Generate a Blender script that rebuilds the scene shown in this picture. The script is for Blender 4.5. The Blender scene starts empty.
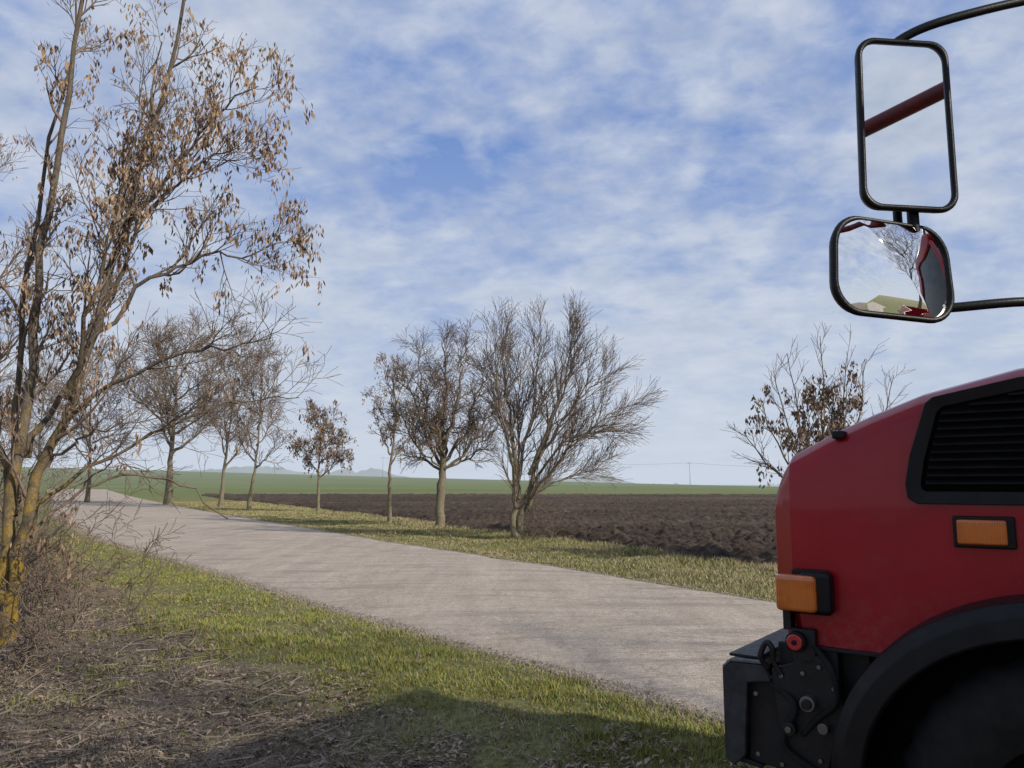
import bpy, math, random, bmesh
import numpy as np
from mathutils import Vector, Matrix
sc = bpy.context.scene
rng = np.random.default_rng(7)

# ------------------------------------------------------------------ helpers
def link(o, parent=None):
    sc.collection.objects.link(o)
    if parent: o.parent = parent
    return o

def np_mesh(name, verts, faces, mat, smooth=False, cols=None, parent=None):
    me = bpy.data.meshes.new(name)
    if isinstance(faces, np.ndarray): faces = [faces]
    faces = [f for f in faces if len(f)]
    nl = sum(f.size for f in faces); nf = sum(len(f) for f in faces)
    me.vertices.add(len(verts)); me.vertices.foreach_set('co', np.asarray(verts, dtype=np.float32).ravel())
    me.loops.add(nl); me.loops.foreach_set('vertex_index', np.concatenate([f.ravel() for f in faces]).astype(np.int32))
    me.polygons.add(nf)
    tot = np.concatenate([np.full(len(f), f.shape[1]) for f in faces])
    st = np.concatenate([[0], np.cumsum(tot)[:-1]])
    me.polygons.foreach_set('loop_start', st.astype(np.int32))
    me.polygons.foreach_set('loop_total', tot.astype(np.int32))
    me.update(calc_edges=True)
    if smooth: me.polygons.foreach_set('use_smooth', np.ones(nf, dtype=bool))
    if cols is not None:
        ca = me.color_attributes.new('Col', 'FLOAT_COLOR', 'POINT')
        c4 = np.ones((len(verts), 4), dtype=np.float32); c4[:, :3] = cols
        ca.data.foreach_set('color', c4.ravel())
    mats = mat if isinstance(mat, (list, tuple)) else [mat]
    for m in mats: me.materials.append(m)
    return link(bpy.data.objects.new(name, me), parent)

def vnoise(x, y, seed=0):
    x = np.asarray(x, float); y = np.asarray(y, float)
    xi = np.floor(x); yi = np.floor(y); fx = x-xi; fy = y-yi
    fx = fx*fx*(3-2*fx); fy = fy*fy*(3-2*fy)
    def h(a, b):
        v = np.sin(a*127.1+b*311.7+seed*74.7)*43758.5453
        return v-np.floor(v)
    return (h(xi, yi)*(1-fx)+h(xi+1, yi)*fx)*(1-fy)+(h(xi, yi+1)*(1-fx)+h(xi+1, yi+1)*fx)*fy

def sstep(a, b, x):
    t = np.clip((x-a)/(b-a), 0, 1); return t*t*(3-2*t)

# ------------------------------------------------------------------ materials
class NT:
    def __init__(s, name):
        s.m = bpy.data.materials.new(name); s.m.use_nodes = True
        s.t = s.m.node_tree; s.b = s.t.nodes['Principled BSDF']
    def n(s, ty, **kw):
        nd = s.t.nodes.new(ty)
        for k, v in kw.items(): setattr(nd, k, v)
        return nd
    def l(s, a, b): s.t.links.new(a, b)
    def coord(s): return s.n('ShaderNodeTexCoord').outputs['Object']
    def noise(s, scale, detail=4, rough=0.6, vec=None, stretch=None, dist=0.0):
        nd = s.n('ShaderNodeTexNoise'); nd.inputs['Scale'].default_value = scale
        nd.inputs['Detail'].default_value = detail; nd.inputs['Roughness'].default_value = rough
        nd.inputs['Distortion'].default_value = dist
        v = vec or s.coord()
        if stretch:
            mp = s.n('ShaderNodeMapping'); mp.inputs['Scale'].default_value = stretch[:3]
            if len(stretch) > 3: mp.inputs['Rotation'].default_value = (0, 0, stretch[3])
            s.l(v, mp.inputs['Vector']); v = mp.outputs[0]
        s.l(v, nd.inputs['Vector']); return nd.outputs['Fac']
    def ramp(s, fac, stops):
        r = s.n('ShaderNodeValToRGB'); e = r.color_ramp.elements
        while len(e) < len(stops): e.new(0.5)
        for i, (p, c) in enumerate(stops):
            e[i].position = p
            e[i].color = (c[0], c[1], c[2], 1) if hasattr(c, '__len__') else (c, c, c, 1)
        s.l(fac, r.inputs[0]); return r.outputs[0]
    def mix(s, f, a, b, mode='MIX'):
        m = s.n('ShaderNodeMix', data_type='RGBA', blend_type=mode)
        for sock, v in ((m.inputs[0], f), (m.inputs[6], a), (m.inputs[7], b)):
            if isinstance(v, (int, float)): sock.default_value = v
            elif isinstance(v, tuple): sock.default_value = (v[0], v[1], v[2], 1)
            else: s.l(v, sock)
        return m.outputs[2]
    def math(s, op, a, b=0.0, clamp=False):
        m = s.n('ShaderNodeMath', operation=op); m.use_clamp = clamp
        for i, v in enumerate((a, b)):
            if isinstance(v, (int, float)): m.inputs[i].default_value = v
            else: s.l(v, m.inputs[i])
        return m.outputs[0]
    def bump(s, h, strength=0.5, dist=0.02):
        b = s.n('ShaderNodeBump'); b.inputs['Strength'].default_value = strength
        b.inputs['Distance'].default_value = dist
        s.l(h, b.inputs['Height']); s.l(b.outputs[0], s.b.inputs['Normal'])
    def col(s, c):
        if isinstance(c, tuple): s.b.inputs['Base Color'].default_value = (*c, 1)
        else: s.l(c, s.b.inputs['Base Color'])
    def set(s, **kw):
        for k, v in kw.items(): s.b.inputs[k.replace('_', ' ')].default_value = v

def simple(name, c, rough=0.5, metal=0.0, coat=0.0, var=0.25, nscale=12, bump=0.0, bscale=60, spec=.5):
    m = NT(name); nz = m.noise(nscale, 3)
    a = tuple(v*(1-var) for v in c); b = tuple(min(1, v*(1+var)) for v in c)
    m.col(m.ramp(nz, [(0.3, a), (0.7, b)]))
    m.set(Roughness=rough, Metallic=metal); m.b.inputs['Coat Weight'].default_value = coat
    m.b.inputs['Specular IOR Level'].default_value = spec
    if bump:
        rr = m.ramp(m.noise(nscale*2.3), [(0.3, max(0, rough-.08)), (0.75, min(1, rough+.12))])
        m.l(rr, m.b.inputs['Roughness']); m.bump(m.noise(bscale), bump, 0.003)
    return m.m

def grass_mat(name):
    m = NT(name); a = m.n('ShaderNodeAttribute'); a.attribute_name = 'Col'
    m.col(a.outputs['Color']); m.set(Roughness=0.7)
    m.b.inputs['Specular IOR Level'].default_value = 0.12
    return m.m
M_grass = grass_mat('grass_blades')

def ground_mat():
    m = NT('ground_soil_grass'); co = m.coord()
    vm = m.n('ShaderNodeVectorMath', operation='DOT_PRODUCT'); m.l(co, vm.inputs[0]); vm.inputs[1].default_value = (-.785, -.62, 0)
    dist = m.math('ADD', vm.outputs['Value'], 4.477)
    n1 = m.noise(0.9, 3); d2 = m.math('ADD', dist, m.math('MULTIPLY', m.math('SUBTRACT', n1, 0.5), 3.0))
    fg = m.ramp(m.math('MULTIPLY', d2, 0.25), [(0.36, 0.0), (0.62, 1.0)])
    green = m.ramp(m.noise(14, 5, .75), [(0.3, (.085, .078, .034)), (0.5, (.16, .16, .058)), (0.72, (.28, .25, .13))])
    brown = m.ramp(m.noise(20, 5, .8), [(0.3, (.075, .057, .044)), (0.5, (.18, .143, .11)), (0.7, (.30, .245, .19))])
    near = m.mix(fg, green, brown)
    sp = m.n('ShaderNodeSeparateXYZ'); m.l(co, sp.inputs[0])
    farn = m.noise(0.02, 4, .5, stretch=(1, 3, 1))
    crop = m.ramp(farn, [(0.3, (.115, .14, .055)), (0.6, (.145, .17, .07)), (0.8, (.18, .185, .095))])
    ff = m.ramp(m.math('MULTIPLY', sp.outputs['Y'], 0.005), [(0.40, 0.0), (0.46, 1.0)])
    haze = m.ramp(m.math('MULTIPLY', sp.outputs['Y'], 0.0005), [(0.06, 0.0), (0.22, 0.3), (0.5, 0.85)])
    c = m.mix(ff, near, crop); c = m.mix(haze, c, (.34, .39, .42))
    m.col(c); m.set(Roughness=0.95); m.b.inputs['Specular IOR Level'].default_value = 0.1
    m.bump(m.noise(25, 4, .8), 0.8, 0.04)
    return m.m

def road_mat():
    m = NT('worn_asphalt')
    ang = math.atan2(.60, .80)
    base = m.ramp(m.noise(1.6, 5, .75, stretch=(1.2, .16, 1, -ang)), [(0.3, (.31, .26, .21)), (0.52, (.37, .315, .26)), (0.75, (.44, .38, .315))])
    agg = m.ramp(m.noise(75, 4, .85), [(0.36, .45), (0.5, 1.0), (0.64, 1.5)])
    c = m.mix(1.0, base, agg, 'MULTIPLY')
    agg2 = m.ramp(m.noise(16, 4, .8), [(0.35, .80), (0.65, 1.17)])
    c = m.mix(1.0, c, agg2, 'MULTIPLY')
    # tree-shadow streaks painted into the asphalt colour
    shadow_streaks = m.ramp(m.noise(1.1, 5, .78, stretch=(.40, 2.2, 1, .12), dist=.6), [(0.50, 0.0), (0.62, .6)])
    c = m.mix(shadow_streaks, c, m.mix(1.0, (.20, .175, .15), agg, 'MULTIPLY'))
    vo = m.n('ShaderNodeTexVoronoi', feature='DISTANCE_TO_EDGE'); vo.inputs['Scale'].default_value = .55
    nn = m.n('ShaderNodeTexNoise'); nn.inputs['Scale'].default_value = 2.5; nn.inputs['Detail'].default_value = 5; m.l(m.coord(), nn.inputs['Vector'])
    vadd = m.n('ShaderNodeVectorMath', operation='ADD'); m.l(m.coord(), vadd.inputs[0])
    vs = m.n('ShaderNodeVectorMath', operation='SCALE'); m.l(nn.outputs['Color'], vs.inputs[0]); vs.inputs['Scale'].default_value = .9
    m.l(vs.outputs[0], vadd.inputs[1]); m.l(vadd.outputs[0], vo.inputs['Vector'])
    cr = m.ramp(vo.outputs['Distance'], [(0.0, .5), (0.010, 0.0)])
    c = m.mix(cr, c, (.14, .12, .10))
    m.col(c); m.set(Roughness=0.9); m.b.inputs['Specular IOR Level'].default_value = 0.15
    m.bump(m.noise(90, 4, .85), 0.8, 0.008)
    return m.m

def soil_mat():
    m = NT('ploughed_soil')
    base = m.ramp(m.noise(4.5, 5, .85), [(0.32, (.034, .026, .021)), (0.5, (.080, .061, .049)), (0.68, (.165, .13, .105))])
    band = m.ramp(m.noise(0.09, 3, .55, stretch=(.35, 2.2, 1, -.12)), [(0.45, 0.0), (0.62, 0.6)])
    c = m.mix(band, base, m.mix(.5, base, (.22, .17, .135)))
    m.col(c); m.set(Roughness=1.0); m.b.inputs['Specular IOR Level'].default_value = 0.05
    m.bump(m.noise(14, 4, .85), 1.0, 0.12)
    return m.m

def bark_mat(name, c0, c1, lich, z0, z1, amt):
    m = NT(name); co = m.coord()
    base = m.ramp(m.noise(9, 5, .75, stretch=(2.5, 2.5, .6)), [(0.3, c0), (0.7, c1)])
    sp = m.n('ShaderNodeSeparateXYZ'); m.l(co, sp.inputs[0])
    zf = m.n('ShaderNodeMapRange'); m.l(sp.outputs['Z'], zf.inputs[0])
    zf.inputs[1].default_value = z0; zf.inputs[2].default_value = z1; zf.inputs[3].default_value = amt; zf.inputs[4].default_value = 0
    ln = m.ramp(m.noise(7, 5, .8), [(0.43, 0.0), (0.56, 1.0)])
    f = m.math('MULTIPLY', zf.outputs[0], ln, True)
    m.col(m.mix(f, base, lich)); m.set(Roughness=0.9)
    m.b.inputs['Specular IOR Level'].default_value = .2
    m.bump(m.noise(30, 4, .8, stretch=(2, 2, .4)), 1.0, 0.02)
    return m.m

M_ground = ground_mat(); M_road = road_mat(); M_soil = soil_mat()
M_bark_y = bark_mat('bark_yellow_lichen', (.06, .048, .036), (.19, .155, .12), (.36, .235, .035), 0.2, 2.9, .95)
M_bark = bark_mat('bark_lichen', (.085, .07, .052), (.22, .185, .14), (.24, .22, .11), 0.5, 4.0, .6)
M_twig = simple('twig_bark', (.165, .125, .095), .85, nscale=3, spec=.15)
M_key = simple('dry_leaves', (.27, .185, .12), .8, var=.45, nscale=5, spec=.15)
M_key2 = simple('dry_leaves_dark', (.17, .115, .08), .8, var=.4, nscale=5, spec=.15)

# ------------------------------------------------------------------ terrain
def H(x, y):
    x = np.asarray(x, float); y = np.asarray(y, float)
    h = 3.7-12*np.clip(x, -330, 330)/440
    up = sstep(60, 440, y)
    down = sstep(450, 900, y)
    return up*h*(1-down) - 5*down

def road_near(y):
    return np.interp(y, [-40, -.9, 5.41, 7.54, 10.15, 15.1, 22.6, 40, 96, 140], [37.5, 6.4, 1.43, -.11, -2.33, -5.99, -11.9, -23.5, -57, -84])
def road_far(y):
    return np.interp(y, [-40, -.5, 10.73, 14.27, 21.4, 40.6, 96.7, 140], [40.5, 10.4, 3.7, 1.59, -3.06, -14.7, -47.4, -73])
def field_edge(y):
    return np.interp(y, [-40, 6, 14.8, 17.6, 23.8, 35, 52, 97, 110], [48, 10.2, 5.0, 3.3, .24, -5, -14.3, -38.7, -46])

def bumpy(x, y):
    n = (vnoise(x*1.1, y*1.1, 3)-.5)*.12+(vnoise(x*4, y*4, 5)-.5)*.05
    dn = road_near(y)-x; df = x-road_far(y)
    out = np.maximum(dn, df)
    r = np.hypot(x, y)
    n = n*np.clip((60-r)/30, 0, 1)*np.clip(out/1.2, 0, 1)
    return np.where(out < 0, np.clip(out/.3, -1, 0)*.08, n)

def graded(a0, a1, step, far):
    mid = np.arange(a0, a1+1e-6, step)
    out = [a1]; s = step
    while out[-1] < far: s *= 1.13; out.append(out[-1]+s)
    lo = [a0]; s = step
    while lo[-1] > -far: s *= 1.13; lo.append(lo[-1]-s)
    return np.concatenate([np.array(lo[1:])[::-1], mid, np.array(out[1:])])
gx = graded(-12, 8, .12, 4000); gy = graded(2, 26, .12, 5000)
X, Y = np.meshgrid(gx, gy); Z = H(X, Y)+bumpy(X, Y)
nv = X.size; nx = len(gx); ny = len(gy)
idx = np.arange(nv).reshape(ny, nx)
F = np.stack([idx[:-1, :-1], idx[:-1, 1:], idx[1:, 1:], idx[1:, :-1]], -1).reshape(-1, 4)
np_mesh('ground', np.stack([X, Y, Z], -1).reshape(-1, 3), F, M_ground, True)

ys = np.concatenate([np.arange(-40, 2, 1.0), np.arange(2, 30, .10), np.arange(30, 140, 1.0)])
us = np.concatenate([[0, .012, .03, .06], np.linspace(.1, .9, 12), [.94, .97, .988, 1]])
xn = road_near(ys)+(vnoise(ys*1.3, ys*0, 1)-.5)*.16+(vnoise(ys*5, ys*0, 2)-.5)*.07
xf = road_far(ys)+(vnoise(ys*1.3, ys*0, 11)-.5)*.16
RX = xn[:, None]*(1-us)+xf[:, None]*us
RY = np.repeat(ys[:, None], len(us), 1)
ed = np.minimum(us, 1-us)
RZ = H(RX, RY)-.03+.04*np.clip(ed/.03, 0, 1)[None, :]+.05*(1-(2*us-1)**2)[None, :]
ii = np.arange(RX.size).reshape(RX.shape)
F = np.stack([ii[:-1, :-1], ii[:-1, 1:], ii[1:, 1:], ii[1:, :-1]], -1).reshape(-1, 4)
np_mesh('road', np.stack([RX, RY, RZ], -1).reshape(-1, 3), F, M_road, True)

yy = [6.0]
while yy[-1] < 100: yy.append(yy[-1]*(1.0060))
yy = np.array(yy); uu = np.linspace(0, 1, 440)
fe = field_edge(yy)+(vnoise(yy*.9, yy*0, 21)-.5)*.7
right = np.maximum(.72*yy, fe+5)
FX = fe[:, None]+(right-fe)[:, None]*uu
FX = np.concatenate([FX, right[:, None]+np.array([4, 15, 40, 100, 250])[None, :]], 1)
FY = np.repeat(yy[:, None], FX.shape[1], 1)
ridge = np.abs(((FY*.92+FX*.38)/.75+vnoise(FX*.5, FY*.5, 36)*1.2) % 1-.5)*2
nzz = (vnoise(FX*1.3, FY*1.3, 31))*.10+np.abs(vnoise(FX*3.1, FY*3.1, 32)-.5)*.26+np.abs(vnoise(FX*7, FY*7, 33)-.5)*.16+vnoise(FX*14, FY*14, 37)*.05+ridge*.08
edge = np.clip((FX-fe[:, None])/.6, 0, 1)
FZ = H(FX, FY)+nzz*edge-.05*(1-edge)
ii = np.arange(FX.size).reshape(FX.shape)
F = np.stack([ii[:-1, :-1], ii[:-1, 1:], ii[1:, 1:], ii[1:, :-1]], -1).reshape(-1, 4)
np_mesh('ploughed_field', np.stack([FX, FY, FZ], -1).reshape(-1, 3), F, M_soil, False)

# ------------------------------------------------------------------ grass
def blades(name, x, y, h, w, lean, cols, mat=M_grass):
    n = len(x); z = H(x, y)+bumpy(x, y)-.004
    a = rng.uniform(0, 2*np.pi, n); b = rng.uniform(0, 2*np.pi, n)
    dx = np.cos(a)*w/2; dy = np.sin(a)*w/2
    V = np.empty((n, 3, 3))
    lx = np.cos(b)*lean*h; ly = np.sin(b)*lean*h
    V[:, 0] = np.stack([x-dx, y-dy, z], -1); V[:, 1] = np.stack([x+dx, y+dy, z], -1)
    V[:, 2] = np.stack([x+lx, y+ly, z+h*np.sqrt(np.clip(1-.5*lean**2, .15, 1))], -1)
    C = np.repeat(cols[:, None, :], 3, 1); C[:, :2] *= .65
    return np_mesh(name, V.reshape(-1, 3), np.arange(3*n).reshape(-1, 3), mat, False, C.reshape(-1, 3))

def ndist(x, y): return (x-1.43)*-.785+(y-5.41)*-.62
N = 430000
yb = 3.9*np.exp(rng.uniform(0, 1, N)*math.log(24/3.9))
xb = rng.uniform(-.76, .36, N)*yb
keep = (xb < road_near(yb)-.02+(vnoise(xb*5, yb*5, 44)-.5)*.30)
xb, yb = xb[keep], yb[keep]
d = ndist(xb, yb)
g = 1-sstep(1.4, 2.9, d+(vnoise(xb*.9, yb*.9, 51)-.5)*3.8+(vnoise(xb*3, yb*3, 52)-.5)*1.8)
g *= .35+.65*sstep(.0, .35, d+(vnoise(xb*4, yb*4, 53)-.5)*.4)
g = np.clip(g, 0, 1)
dens = np.clip(.22+.78*g, 0, 1)*(.3+.7*sstep(.3, .6, vnoise(xb*6, yb*6, 54)))
k = rng.uniform(0, 1, len(xb)) < dens
xb, yb, g, d = xb[k], yb[k], g[k], d[k]
n = len(xb); r1 = rng.uniform(0, 1, n)
isg = r1 < (.12+.68*g)
cg = np.array([.245, .265, .068])*rng.uniform(.6, 1.4, (n, 1))
cg[:, 0] *= rng.uniform(.75, 1.35, n)
cs = np.array([.42, .345, .23])*rng.uniform(.35, 1.2, (n, 1))
C = np.where(isg[:, None], cg, cs)
hh = np.where(isg, rng.uniform(.02, .06, n), rng.uniform(.02, .06, n))*(.5+1.0*vnoise(xb*2, yb*2, 55))
blades('verge_grass', xb, yb, hh, .0042+.0008*yb*rng.uniform(.7, 1.3, n), np.where(isg, rng.uniform(.1, .9, n), rng.uniform(.6, 1.3, n)), C)

N = 10000
yb = 4.0*np.exp(rng.uniform(0, 1, N)*math.log(18/4.0)); xb = rng.uniform(-.8, .2, N)*yb
d = ndist(xb, yb); k = (d > 1.8+(vnoise(xb, yb, 61)-.5)*2) & (vnoise(xb*1.6, yb*1.6, 62) > .48)
xb, yb = xb[k], yb[k]; n = len(xb)
C = np.array([.29, .23, .17])*rng.uniform(.3, 1.3, (n, 1))
blades('dry_grass', xb, yb, rng.uniform(.04, .22, n)*(.5+vnoise(xb*1.2, yb*1.2, 66)), .003+.0004*yb, rng.uniform(.3, 1.3, n), C)

N = 42000
yb = 3.8*np.exp(rng.uniform(0, 1, N)*math.log(16/3.8)); xb = rng.uniform(-.8, .3, N)*yb
d = ndist(xb, yb); k = (d > 1.4+(vnoise(xb*1.4, yb*1.4, 71)-.5)*3) & (rng.uniform(0, 1, N) < sstep(.25, .65, vnoise(xb*2.2, yb*2.2, 72))+.15)
xb, yb = xb[k], yb[k]; n = len(xb)
z = H(xb, yb)+bumpy(xb, yb)+rng.uniform(.003, .03, n)
L = rng.uniform(.008, .028, n)*(1+.03*yb); W = L*rng.uniform(.15, .6, n); a = rng.uniform(0, 6.28, n); tz = rng.uniform(-.5, .5, n)*L
V = np.empty((n, 4, 3)); ca, sa = np.cos(a), np.sin(a)
for i, (u, v) in enumerate([(-1, 0), (0, -1), (1, 0), (0, 1)]):
    V[:, i] = np.stack([xb+u*L*ca-v*W*sa, yb+u*L*sa+v*W*ca, z+u*tz+.25*abs(v)*L], -1)
C = np.repeat((np.array([.25, .185, .14])*rng.uniform(.3, 1.6, (n, 1)))[:, None, :], 4, 1)
np_mesh('leaf_litter', V.reshape(-1, 3), np.arange(4*n).reshape(-1, 4), M_grass, False, C.reshape(-1, 3))

n = 3200
yb = 4.2*np.exp(rng.uniform(0, 1, n)*math.log(13/4.2)); xb = rng.uniform(-.75, -.05, n)*yb
k = ndist(xb, yb) > 1.9; xb, yb = xb[k], yb[k]; n = len(xb)
z = H(xb, yb)+bumpy(xb, yb)+rng.uniform(.01, .05, n); L = rng.uniform(.04, .16, n); a = rng.uniform(0, 6.28, n); w_ = rng.uniform(.0012, .003, n); tz = rng.uniform(-.25, .35, n)*L
V = np.empty((n, 4, 3))
for i, (u, v) in enumerate([(-1, -1), (1, -1), (1, 1), (-1, 1)]):
    V[:, i] = np.stack([xb+u*L*np.cos(a)-v*w_*np.sin(a), yb+u*L*np.sin(a)+v*w_*np.cos(a), z+u*tz+v*w_], -1)
C = np.repeat((np.array([.20, .16, .125])*rng.uniform(.3, 1.5, (n, 1)))[:, None, :], 4, 1)
np_mesh('fallen_twigs', V.reshape(-1, 3), np.arange(4*n).reshape(-1, 4), M_grass, False, C.reshape(-1, 3))

n = 26000
yb = 4.5*np.exp(rng.uniform(0, 1, n)*math.log(40/4.5)); side = rng.uniform(0, 1, n) < .6
off = np.abs(rng.normal(0, .16, n))*np.where(rng.uniform(0, 1, n) < .5, 1, -1)
xb = np.where(side, road_near(yb)-off, road_far(yb)+off)
z = H(xb, yb)+np.where(off > 0, bumpy(xb, yb), .012)
s_ = rng.uniform(.004, .013, n)*(.8+.03*yb); V = np.empty((n, 4, 3)); a = rng.uniform(0, 6.28, n)
for i in range(3):
    V[:, i] = np.stack([xb+s_*np.cos(a+i*2.1), yb+s_*np.sin(a+i*2.1), z-.002], -1)
V[:, 3] = np.stack([xb, yb, z+s_*.9], -1)
o = np.arange(n)[:, None]*4
C = np.repeat((np.array([.28, .23, .18])*rng.uniform(.3, 1.4, (n, 1)))[:, None, :], 4, 1)
np_mesh('gravel', V.reshape(-1, 3), np.concatenate([o+np.array([[0, 1, 3]]), o+np.array([[1, 2, 3]]), o+np.array([[2, 0, 3]])]), M_grass, False, C.reshape(-1, 3))

N = 200000
yb = 9*np.exp(rng.uniform(0, 1, N)*math.log(70/9)); lo = road_far(yb); hi = field_edge(yb)+.4
xb = lo+(hi-lo)*rng.uniform(0, 1, N)
k = (xb > lo+.0+(vnoise(xb*3, yb*3, 81)-.4)*.4) & (xb/yb < .6) & (rng.uniform(0, 1, N) < .3+.7*vnoise(xb*2, yb*2, 82))
xb, yb = xb[k], yb[k]; n = len(xb)
rel = (xb-road_far(yb))/(field_edge(yb)-road_far(yb))
isg = rng.uniform(0, 1, n) < .15+.6*vnoise(xb*.8, yb*.8, 83)
cg = np.array([.25, .25, .09])*rng.uniform(.6, 1.3, (n, 1)); cs = np.array([.46, .38, .23])*rng.uniform(.5, 1.2, (n, 1))
hh = rng.uniform(.03, .08, n)*(1+1.1*sstep(.7, 1, rel))
blades('verge_grass', xb, yb, hh, .005+.0009*yb, rng.uniform(.2, 1.1, n), np.where(isg[:, None], cg, cs))

# ------------------------------------------------------------------ trees
class Tree:
    def __init__(s, seed):
        s.r = random.Random(seed); s.V = []; s.nv = 0; s.quads = []; s.qm = []
    def tube(s, pts, rad, sides, mat):
        P = np.array([tuple(p) for p in pts]); n = len(P)
        D = np.empty_like(P); D[1:-1] = P[2:]-P[:-2]; D[0] = P[1]-P[0]; D[-1] = P[-1]-P[-2]
        D /= (np.sqrt((D*D).sum(1))[:, None]+1e-9)
        ref = np.array([.3, .9, .2]) if abs(D[0] @ np.array([.3, .9, .2])) < .85 else np.array([1., 0, .1])
        U = np.cross(D, ref); U /= (np.sqrt((U*U).sum(1))[:, None]+1e-9); W = np.cross(D, U)
        a = np.arange(sides)*2*np.pi/sides
        R = np.array(rad)[:, None, None]
        ring = P[:, None, :]+R*(np.cos(a)[None, :, None]*U[:, None, :]+np.sin(a)[None, :, None]*W[:, None, :])
        base = s.nv; s.V.append(ring.reshape(-1, 3)); s.nv += n*sides
        ii = base+np.arange(n*sides).reshape(n, sides); jj = np.roll(ii, -1, 1)
        q = np.stack([ii[:-1], jj[:-1], jj[1:], ii[1:]], -1).reshape(-1, 4)
        s.quads.append(q); s.qm.append(np.full(len(q), mat))
    def cluster(s, p, size, cnt, droop=1.0, mat=2, thin=.3):
        r = s.r
        for _ in range(cnt):
            o = Vector((r.gauss(0, .16), r.gauss(0, .16), -abs(r.gauss(0, .5))*droop))*size
            c = p+o; L = size*r.uniform(.25, .5); w = L*r.uniform(.6, 1.3)*thin
            dn = Vector((r.gauss(0, .3), r.gauss(0, .3), -1)).normalized(); sd = dn.cross(Vector((r.gauss(0, 1), r.gauss(0, 1), .1))).normalized()
            q = [c, c+dn*L*.5+sd*w, c+dn*L, c+dn*L*.5-sd*w]
            s.V.append(np.array([tuple(v) for v in q])); s.quads.append(np.arange(4)[None, :]+s.nv); s.nv += 4
            s.qm.append(np.array([mat if r.random() < .6 else 3]))
    def path(s, pts, r0, r1, lvl, P, jitter=.03, children=True):
        r = s.r; pts = [Vector(p) for p in pts]; out = []
        m = len(pts)
        for i in range(m-1):
            p0 = pts[max(0, i-1)]; p1 = pts[i]; p2 = pts[i+1]; p3 = pts[min(m-1, i+2)]
            for k in range(4):
                t = k/4
                out.append(.5*((2*p1)+(p2-p0)*t+(2*p0-5*p1+4*p2-p3)*t*t+(3*p1-p0-3*p2+p3)*t*t*t))
        out.append(pts[-1])
        out = [o+Vector((r.gauss(0, jitter), r.gauss(0, jitter), r.gauss(0, jitter)))*(.0 if i == 0 else 1) for i, o in enumerate(out)]
        n = len(out); rad = [(r0+(r1-r0)*(i/(n-1))**.8)*r.uniform(.94, 1.08) for i in range(n)]
        s.tube(out, rad, 9 if r0 > .04 else 5, 0 if r0 > .02 else 1)
        L = sum((out[i+1]-out[i]).length for i in range(n-1))
        if children: s.spawn(out, rad, L, lvl, P)
        return out
    def spawn(s, pts, rad, L, lvl, P):
        if lvl >= P['levels']: return
        r = s.r; n = len(pts); cnt = P['n'][lvl]; st = P['start'][lvl]
        cnt = max(1, int(round(cnt*r.uniform(.75, 1.25))))
        for k in range(cnt):
            f = st+(1-st)*(k+r.random())/cnt; f = min(f, .995)
            x = f*(n-1); i = min(int(x), n-2); t = x-i
            p = pts[i].lerp(pts[i+1], t); d = (pts[i+1]-pts[i]).normalized()
            rr = rad[i]*(1-t)+rad[i+1]*t
            perp = d.cross(Vector((r.gauss(0, 1), r.gauss(0, 1), r.gauss(0, 1)))).normalized()
            ang = math.radians(P['ang'][lvl]*r.uniform(.65, 1.3))
            nd = (d*math.cos(ang)+perp*math.sin(ang)).normalized()
            ln = P['len'][lvl]*r.uniform(.6, 1.2)*(1-.45*max(0, f-st)/(1-st+1e-6))
            s.grow(p, nd, ln, min(rr*.75, P['rad'][lvl]), lvl+1, P)
    def grow(s, p, d, L, r0, lvl, P):
        r = s.r; n = 6 if lvl <= 2 else (4 if lvl == 3 else 3); pts = [p.copy()]; rad = [r0]
        up = P['up'][min(lvl, len(P['up'])-1)]; wig = P.get('wig', .13)
        end = max(P.get('rmin', .0035), r0*.3)
        for i in range(n):
            d = (d+Vector((r.gauss(0, wig), r.gauss(0, wig), r.gauss(0, wig)+up))).normalized()
            pts.append(pts[-1]+d*L/n); rad.append(r0+(end-r0)*(i+1)/n)
        s.tube(pts, rad, 7 if r0 > .05 else (5 if r0 > .018 else 3), 0 if r0 > .03 else 1)
        if lvl >= 2 and lvl >= P['levels']-1 and r.random() < P.get('leaf', 0):
            s.cluster(pts[-1], P.get('lsize', .15)*r.uniform(.6, 1.3), P.get('lcnt', 7), P.get('droop', 1), P.get('lmat', 2), P.get('thin', .3))
        s.spawn(pts, rad, L, lvl, P)
    def build(s, name, bark, loc):
        V = np.concatenate(s.V); q = np.concatenate(s.quads); m = np.concatenate(s.qm)
        o = np_mesh(name, V, q, [bark, M_twig, M_key, M_key2], False)
        o.data.polygons.foreach_set('material_index', m.astype(np.int32))
        o.data.polygons.foreach_set('use_smooth', m < 2)
        o.location = loc
        return o

PL = dict(levels=4, n=[0, 12, 5, 3], start=[.2, .22, .2, .2], ang=[40, 38, 40, 40], len=[2, .85, .50, .28],
          rad=[.05, .022, .009, .005], up=[0, .06, .12, .10, .05], leaf=.36, lsize=.19, lcnt=13, rmin=.0026, wig=.11, thin=.17, droop=1.15)
PB = dict(PL); PB.update(leaf=.015, n=[0, 10, 5, 3], up=[0, .0, .03, .02, 0], len=[2, .8, .45, .28])
t = Tree(3)
t.path([(0, 0, -.1), (-.02, 0, .5), (-.03, .0, 1.0), (.0, .05, 2.4), (.04, .1, 4.2), (.12, .2, 6.0), (.2, .2, 8.2)], .095, .016, 1, PL)
t.path([(.02, 0, .15), (.10, -.02, .9), (.34, -.05, 2.0), (.68, -.1, 3.05), (.98, -.1, 4.4), (1.4, -.2, 6.1), (1.6, -.3, 7.6)], .078, .012, 1, PL)
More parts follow.
